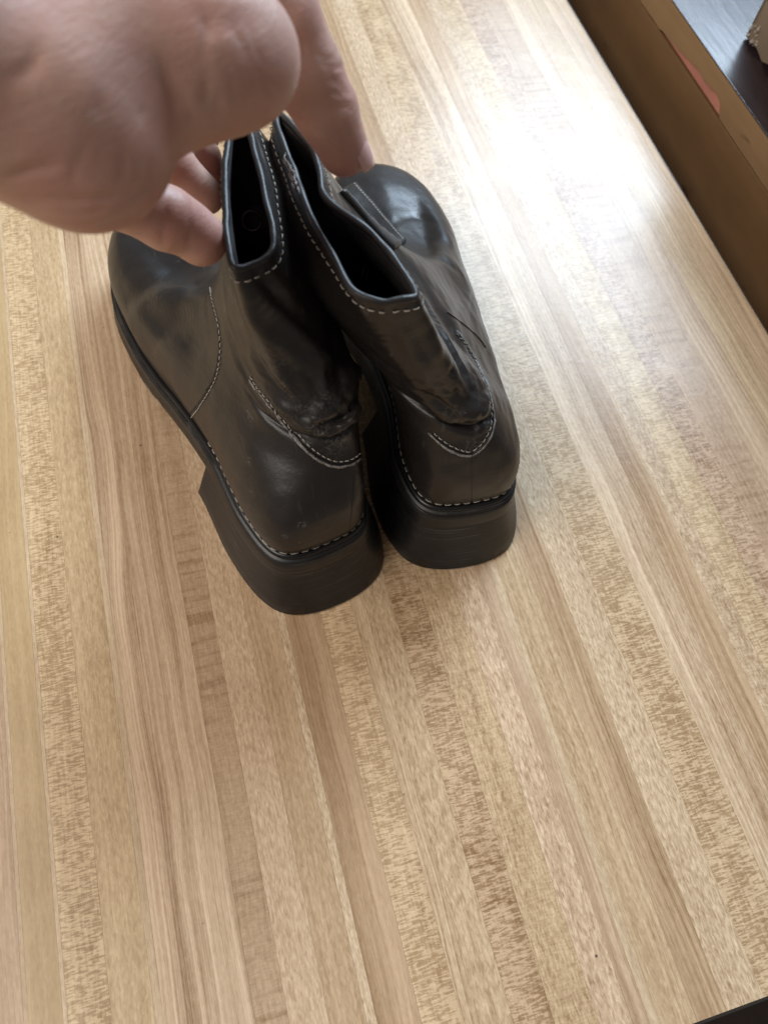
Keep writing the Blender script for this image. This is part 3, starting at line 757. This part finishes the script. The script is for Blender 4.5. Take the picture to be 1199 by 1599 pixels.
def build_hand():
    lo = np.array([-17., 8, 8]); hi = np.array([13., 40, 36]); 
    caps = []   # (pointA, radiusA, pointB, radiusB, blend)
    def chain(pts, k):
        for (a, b_) in zip(pts[:-1], pts[1:]): caps.append((at_d(*a[:3]), a[3], at_d(*b_[:3]), b_[3], k))
    chain([(-420, -40, 17.5, 3.2), (-150, 60, 18.5, 3.0), (60, 150, 20.5, 2.75), (125, 212, 21.5, 2.6)], .7)      # wrist and heel of the hand
    chain([(-60, -60, 20, 2.8), (170, 30, 21.5, 2.3), (300, 75, 22.5, 1.95), (372, 92, 23.5, 1.85)], 1.9)          # ball of the thumb
    chain([(372, -30, 25.5, 1.9), (430, 25, 26.5, 1.5), (476, 112, 28.0, 1.36), (508, 170, 29.0, 1.2), (537, 234, 30.2, 1.0)], .3)   # thumb
    chain([(60, 60, 24.5, 2.7), (170, 100, 26.5, 2.3), (190, 140, 28.5, 1.9)], .6)                                # palm behind
    chain([(120, 240, 25.5, 1.7), (190, 308, 29.0, 1.15), (262, 342, 30.2, 1.20), (290, 355, 30.8, 1.05), (314, 373, 31.2, 1.08)], .30)
    chain([(170, 190, 28.0, 1.4), (225, 225, 31.0, .95), (276, 262, 33.0, .88), (322, 306, 34.0, .80)], .2)
    chain([(190, 150, 29.0, 1.4), (275, 205, 33.0, .90), (316, 246, 34.6, .82), (328, 280, 35.2, .75)], .2)
    chain([(190, 120, 30.0, 1.4), (270, 175, 34.5, .85), (318, 212, 36.0, .75)], .2)
    vx = .125
    ax = [np.arange(lo[i], hi[i], vx) for i in range(3)]
    X, Y, Z = np.meshgrid(*ax, indexing='ij'); D = np.full(X.shape, 9.0, np.float32)
    Pg = np.stack([X, Y, Z], -1).astype(np.float32)
    for a, ra, b_, rb, k in caps:
        m0 = np.minimum(a, b_) - max(ra, rb) - 2.0; m1 = np.maximum(a, b_) + max(ra, rb) + 2.0
        sl = tuple(slice(max(0, int((m0[i] - lo[i]) / vx)), max(0, min(len(ax[i]), int((m1[i] - lo[i]) / vx) + 1))) for i in range(3))
        if any(s_.stop <= s_.start for s_ in sl): continue
        q = Pg[sl]; ab = (b_ - a).astype(np.float32)
        hh = np.clip(((q - a.astype(np.float32)) @ ab) / (ab @ ab), 0, 1)
        d = np.linalg.norm(q - a.astype(np.float32) - hh[..., None] * ab, axis=-1) - (ra + (rb - ra) * hh)
        o = D[sl]; h2 = np.clip(.5 + .5 * (o - d) / k, 0, 1)
        D[sl] = o * (1 - h2) + d * h2 - k * h2 * (1 - h2)
    # surface nets
    s = D < 0
    c = np.stack([s[i:s.shape[0] - 1 + i, j:s.shape[1] - 1 + j, l:s.shape[2] - 1 + l] for i in (0, 1) for j in (0, 1) for l in (0, 1)], 0)
    act = c.any(0) & ~c.all(0)
    ids = -np.ones(act.shape, int); cells = np.argwhere(act); ids[act] = np.arange(len(cells))
    acc = np.zeros((len(cells), 3)); cnt = np.zeros(len(cells))
    corner = [np.array((i, j, l)) for i in (0, 1) for j in (0, 1) for l in (0, 1)]
    for a in range(8):
        for b_ in range(a + 1, 8):
            if np.abs(corner[a] - corner[b_]).sum() != 1: continue
            da = D[tuple((cells + corner[a]).T)]; db = D[tuple((cells + corner[b_]).T)]
            cr = (da < 0) != (db < 0); f = np.where(cr, da / np.where(cr, da - db, 1), 0)
            acc += np.where(cr[:, None], corner[a] + (corner[b_] - corner[a]) * f[:, None], 0); cnt += cr
    V = lo + (cells + acc / cnt[:, None]) * vx
    Fc = []
    for axis in range(3):
        o1, o2 = [(1, 2), (2, 0), (0, 1)][axis]
        e = np.zeros(3, int); e[axis] = 1
        sh = np.array(s.shape); 
        A = s[tuple(slice(0, sh[i] - (1 if i == axis else 0)) for i in range(3))]
        B = s[tuple(slice(e[i], None) for i in range(3))]
        for q in np.argwhere(A != B):
            if q[o1] < 1 or q[o2] < 1 or q[o1] >= ids.shape[o1] or q[o2] >= ids.shape[o2] or q[axis] >= ids.shape[axis]: continue
            u1 = np.zeros(3, int); u1[o1] = 1; u2 = np.zeros(3, int); u2[o2] = 1
            f = [ids[tuple(q)], ids[tuple(q - u1)], ids[tuple(q - u1 - u2)], ids[tuple(q - u2)]]
            if min(f) < 0: continue
            Fc.append(f if A[tuple(q)] else f[::-1])
    return V, Fc
hv, hf = build_hand()
hb = BVHTree.FromPolygons([Vector(v) for v in hv], [tuple(f) for f in hf])
def hand_folds(folds):
    dsp = np.zeros(len(hv)); nrm = np.zeros_like(hv)
    A = np.array(hf); fn = np.cross(hv[A[:, 2]] - hv[A[:, 0]], hv[A[:, 3]] - hv[A[:, 1]])
    for q in range(4): np.add.at(nrm, A[:, q], fn)
    nrm /= np.linalg.norm(nrm, axis=1)[:, None] + 1e-9
    tip = hv[np.argmax(hv[:, 0])] - hv.mean(0)
    if nrm[np.argmax(hv[:, 0])] @ np.array([1., 0, 0]) < 0: nrm = -nrm
    for px, wdt, amp in folds:
        ln = []
        for u, v, _ in catmull(np.array([(u, v, 0) for u, v in px], float), 26, False):
            d = ray(u, v); hit = hb.ray_cast(Vector(EYE), Vector(d / np.linalg.norm(d)))
            if hit[0] is not None and (not ln or np.linalg.norm(np.array(hit[0]) - ln[-1]) < 1.5): ln.append(np.array(hit[0]))
        if len(ln) < 2: continue
        ln = np.array(ln); fade = np.sin(np.pi * np.linspace(.08, .92, len(ln))) ** .8
        near = np.where(np.linalg.norm(hv - ln.mean(0), axis=1) < 8)[0]
        d = np.linalg.norm(hv[near][:, None, :] - ln[None], axis=2); q = d.argmin(1)
        dsp[near] += .46 * amp * fade[q] * np.exp(-(d.min(1) / wdt) ** 2)
    return hv + nrm * dsp[:, None]
hand_lines = [([(250, 100), (272, 150), (268, 200)], .26, -.30), ([(8, 282), (40, 268), (85, 258)], .15, -.22),
                 ([(215, 298), (150, 312), (50, 312)], .17, -.20), ([(235, 250), (225, 295), (190, 330)], .17, -.16), ([(180, 345), (120, 352), (60, 338)], .15, -.18), ([(262, 322), (257, 350), (254, 385)], .14, -.22),
                 ([(60, 70), (48, 105), (12, 130)], .18, -.16), ([(300, 20), (350, 35), (400, 30)], .4, -.16), ([(466, 60), (470, 105), (452, 140)], .16, -.16),
                 ([(500, 98), (520, 107), (538, 106)], .11, -.14), ([(505, 112), (524, 121), (543, 119)], .10, -.13), ([(498, 86), (514, 93), (530, 90)], .10, -.10), ([(520, 140), (536, 146), (549, 143)], .10, -.09),
                 ([(268, 246), (280, 252), (290, 265)], .11, -.14), ([(276, 238), (290, 246), (298, 258)], .10, -.13), ([(312, 235), (322, 246), (332, 248)], .11, -.13), ([(300, 335), (297, 358), (294, 392)], .12, -.13),
                 ([(470, 150), (500, 175), (540, 170)], .45, -.14), ([(485, 225), (520, 215), (556, 205)], .5, .10), ([(470, 190), (500, 205), (530, 200)], .15, -.08), ([(95, 330), (130, 335), (170, 325)], .12, -.12)]
for k in range(34):        # fine skin lines
    u0, v0 = random.choice([(random.uniform(20, 240), random.uniform(160, 330)), (random.uniform(280, 450), random.uniform(30, 180)), (random.uniform(480, 545), random.uniform(70, 220))])
    an = random.uniform(-.5, .5) + (1.9 if u0 < 250 else 1.3 if u0 < 460 else .2); ln_ = random.uniform(14, 40) * (.6 if u0 > 460 else 1)
    dx, dy = math.cos(an) * ln_, math.sin(an) * ln_
    hand_lines.append(([(u0 - dx, v0 - dy), (u0 + random.uniform(-4, 4), v0 + random.uniform(-4, 4)), (u0 + dx, v0 + dy)], random.uniform(.09, .14), -random.uniform(.04, .10)))
hv = hand_folds(hand_lines)
hand = mesh_obj('hand', hv, hf, M_SKIN)
blv = np.zeros(len(hv))
for u, v, d_, rad, amp in [(545, 255, 30.2, 1.0, .8), (525, 115, 28, .9, .35), (268, 252, 32, .7, .5), (318, 245, 34, .7, .5), (262, 345, 29.5, 1.2, .35), (330, 390, 31, 1.2, .55), (430, 120, 22, 1.6, .25), (90, 340, 20, 2, .3), (240, 250, 22, 1.5, .25)]:
    blv = np.maximum(blv, amp * np.exp(-(np.linalg.norm(hv - at_d(u, v, d_), axis=1) / rad) ** 2))
hand.data.attributes.new('blush', 'FLOAT', 'POINT').data.foreach_set('value', blv.astype(np.float32))
sm = hand.modifiers.new('smooth', 'SMOOTH'); sm.factor = .5; sm.iterations = 1
tag(hand, 'bare hand reaching in from the upper left, squeezing both boot shafts together', 'hand')
# thumb nail
def nail(c, ax_len, ax_w, nrm, hl, hw):
    c, L, W_, Nn = map(np.array, (c, ax_len, ax_w, nrm)); V, Fc = [], []
    for top in (0, 1):
        for i in range(9):
            for j in range(7):
                a, b_ = -1 + i / 4, -1 + j / 3
                w = hw * (1 - .18 * max(0, a) ** 4)
                V.append(c + L * a * hl + W_ * b_ * w + Nn * (-.38 * hw * b_ * b_ - .10 * hl * a * a + .05 * top))
    for top in (0, 1):
        for i in range(8):
            for j in range(6):
                q = top * 63 + i * 7 + j; Fc.append((q, q + 1, q + 8, q + 7))
    edge = [(i * 7) for i in range(9)] + [56 + j for j in range(1, 7)] + [i * 7 + 6 for i in range(7, -1, -1)] + [j for j in range(5, 0, -1)]
    for a, b_ in zip(edge, edge[1:] + edge[:1]): Fc.append((a, b_, b_ + 63, a + 63))
    return V, Fc
ta, tb = at_d(508, 170, 29.0), at_d(537, 234, 30.2); tl = (tb - ta) / np.linalg.norm(tb - ta)
rt = RW @ np.array([1, 0, 0.]); rt = rt - tl * (rt @ tl); rt /= np.linalg.norm(rt)
fw = np.cross(tl, rt); fw = fw if fw @ (tb - EYE) > 0 else -fw
nr = rt * .93 - fw * .36; nr /= np.linalg.norm(nr); wd = np.cross(tl, nr)
o = mesh_obj('fingernail', *nail(tb + tl * .22 + nr * .98, tl, wd, nr, .66, .56), M_NAIL); o.parent = hand
